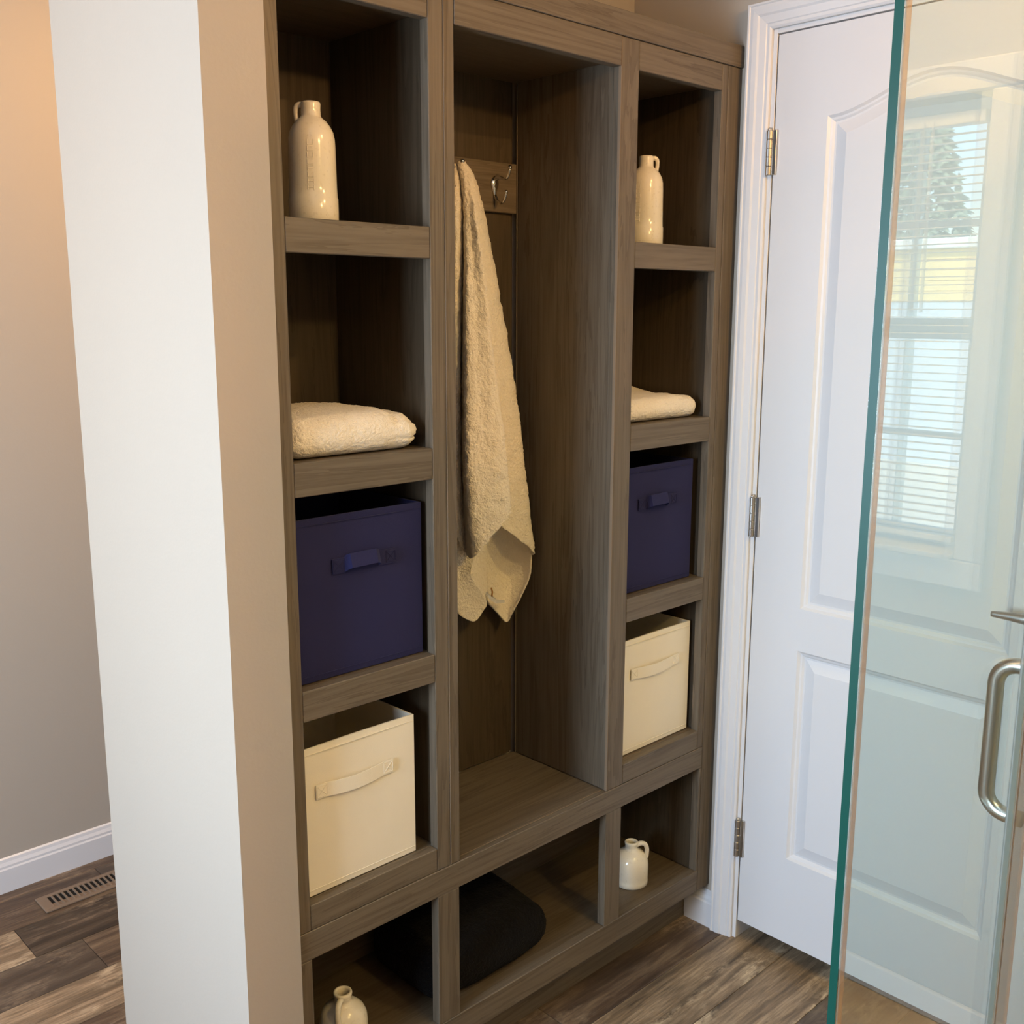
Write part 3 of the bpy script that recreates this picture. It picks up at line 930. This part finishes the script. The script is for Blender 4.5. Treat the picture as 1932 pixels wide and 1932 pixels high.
def jug(x, y, z, d, label, s=1.0):
    t = empty('stoneware_jug', (x, y, z), label, 'jug', 'small cream stoneware jugs')
    prof = [(0, 0), (.0385, 0), (.0405, .002), (.0408, .012), (.0400, .016), (.0408, .020), (.0408, .048), (.0395, .060), (.0350, .070), (.0270, .078), (.0190, .083), (.0155, .086), (.0145, .092), (.0150, .0925),
            (.0145, .0955), (.0155, .0975), (.0160, .101), (.0150, .1035), (.0120, .1040), (.0105, .101), (.0105, .085), (.020, .076), (.034, .055), (.034, .008), (0, .006)]
    obj('body', add_lathe(bmesh.new(), [(r * s, h * s) for r, h in prof], (x, y, z), 48), glaze, t, True)
    d = Vector(d).normalized()
    P = lambda r, zz: Vector((x, y, z)) + d * r * s + Vector((0, 0, zz * s))
    obj('handle', add_tube(bmesh.new(), [P(.012, .094), P(.022, .0985), P(.032, .096), P(.0365, .086), P(.0365, .074), P(.0345, .064)], [.0055, .0056, .0055, .0054, .0054, .0062], 14, 30), glaze, t, True)
    return t
zb = ZB1 - .0025
jug(.928, .082, zb, (RIGHT.x, RIGHT.y, 0), 'small cream stoneware jug in the bench cubby beside the white door')
jug(.112, .082, zb, (-.85, -.75, 0), 'small cream stoneware jug in the bench cubby beside the partition wall', 1.08)

# ------------------------------------------------------------------ shower glass
GT = .0095
gp = empty('glass_panel', (.31, GY, .08), 'fixed clear shower glass panel with green edge in front of the door', 'glass panel')
gz0, gz1 = .08, 2.00
GX0, GX1 = .0830, .5465
box('pane', GX0 + .0004, GX1, GY, GY + GT, gz0, gz1, shower_glass, gp, 0)
box('polished_edge', GX0, GX0 + .0004, GY + .0003, GY + GT - .0003, gz0, gz1, glass_edge, gp, 0, label='polished green glass edge')
box('edge_seal', GX0 + .0006, GX0 + .0105, GY - .0022, GY - .0004, gz0, gz1, seal_mat, gp, .0006, label='clear vinyl seal strip')
gd = empty('glass_door', (.84, GY, .08), 'clear glass shower door with tubular pull handle', 'shower door')
box('pane', .5600, W - .012, GY, GY + GT, gz0 + .008, gz1, shower_glass, gd, 0)
box('door_seal', .5490, .5595, GY + .0005, GY + .0125, gz0 + .008, gz1, seal_grey, gd, .002, label='grey vinyl door seal')
box('door_seal', .5490, .5595, GY - .0135, GY - .0005, gz0 + .008, gz1, seal_mat, gd, .002, label='clear vinyl door seal')
for zz in (.35, 1.70):
    box('wall_hinge', W - .06, W - .0005, GY - .012, GY + GT + .012, zz, zz + .09, satin, gd, .003)
b = bmesh.new()
hx, yb = .6075, GY + .062
zt, zl = 1.0095, .7900
def arc(c, a0, a1, r, n=8): return [(hx, c[0] + r * math.cos(a0 + (a1 - a0) * i / n), c[1] + r * math.sin(a0 + (a1 - a0) * i / n)) for i in range(n + 1)]
rb = .030
path = [(hx, GY + GT, zt)] + arc((yb - rb, zt - rb), math.pi / 2, 0, rb) + arc((yb - rb, zl + rb), 0, -math.pi / 2, rb) + [(hx, GY + GT, zl)]
add_tube(b, path, .0112, 20)
gh = obj('pull_handle', b, satin, gd, True, label='satin nickel tubular pull handle')
b = bmesh.new()
path2 = [(x, 2 * GY + GT - y, z_) for x, y, z_ in path]
add_tube(b, path2, .0112, 20)
obj('pull_handle', b, satin, gd, True)
box('shower_curb', .0800, W - .0005, GY - .045, GY + .055, 0.0, .08, tile, None, .004, kind='structure', label='tan tiled curb under the shower glass')

# ------------------------------------------------------------------ floor register
vent_m = Mat('brown_register_metal').base(lin(122, 104, 86), 0.45, 0, 0.4).m
vr = empty('floor_register', (.12, 1.207, 0), 'brown metal floor register beside the far passage wall', 'floor vent')
vx0, vx1, vy0, vy1 = -.036, .290, 1.166, 1.248
sx0, sx1, sy0, sy1 = -.010, .264, 1.178, 1.236
for a in ((vx0, vx1, vy0, sy0), (vx0, vx1, sy1, vy1), (vx0, sx0, sy0, sy1), (sx1, vx1, sy0, sy1)):
    box('frame', *a, .0002, .0052, vent_m, vr, .0012)
box('duct_shade', sx0, sx1, sy0, sy1, .0002, .0010, black, vr, 0)  # flat black sheet standing in for the shade below the louvers
x = sx0; src = None
while x < sx1 - .006:
    if src is None:
        b = add_box(bmesh.new(), x + .0085, x + .0135, sy0, sy1, .0012, .0048, .0006); src = obj('louver', b, vent_m, vr); x_s = x
    else:
        c = src.copy(); COL.objects.link(c); c.location = src.location + Vector((x - x_s, 0, 0))
    x += .0135
box('damper', sx0, sx1, sy0 + .004, sy0 + .022, .0012, .0022, vent_m, vr, .0003)

# ------------------------------------------------------------------ ceiling lights: shower and hall, plus added fill from dome and passage lamp
can_em = Mat('lit_lamp_lens')
em = can_em.n('ShaderNodeEmission'); em.inputs[0].default_value = (1.0, .78, .50, 1); em.inputs[1].default_value = 14.0
can_em.link(em.outputs[0], can_em.out.inputs['Surface']); can_em = can_em.m
def can(key, x, y, label):
    t = empty('fill_dome' if key == 'bath_fill' else 'recessed_light', (x, y, H - .012), label, 'ceiling light', 'warm ceiling lights')
    b = add_lathe(bmesh.new(), [(.052, .011), (.052, .004), (.056, 0), (.078, .002), (.082, .011)], (x, y, H - .012), 40)
    obj('trim_ring', b, white_paint, t, True)
    b = add_lathe(bmesh.new(), [(0, 0), (.051, 0), (.051, .002), (0, .002)], (x, y, H - .004), 32)
    obj('lens', b, can_em, t)
    if key == 'bath_fill':                        # added fill: a glowing dome that shines to all sides
        b = add_lathe(bmesh.new(), [(.120, .011), (.120, -.006), (.112, -.020), (.085, -.038), (.045, -.048), (0, -.051)], (x, y, H - .012), 40)
        obj('dome', b, can_em, t, True)
        lamp('can_' + key, 'POINT', (x, y, H - .13), CAN_POWER[key], WARM, shadow_soft_size=.055)
    else:
        lamp('can_' + key, 'AREA', (x, y, H - .014), CAN_POWER[key], WARM, shape='DISK', size=.10)
can('shower', .69, -1.40, 'recessed ceiling light above the shower')
can('bath_fill', .26, -1.95, 'added frosted dome fill light behind the viewer')  # unseen lamp added for more ambient bounce on the fronts
can('passage', -1.05, .42, 'added recessed fill light in front of the partition wall')  # unseen lamp added to warm the partition top and left floor
can('hall', .40, .62, 'recessed ceiling light in the passage')
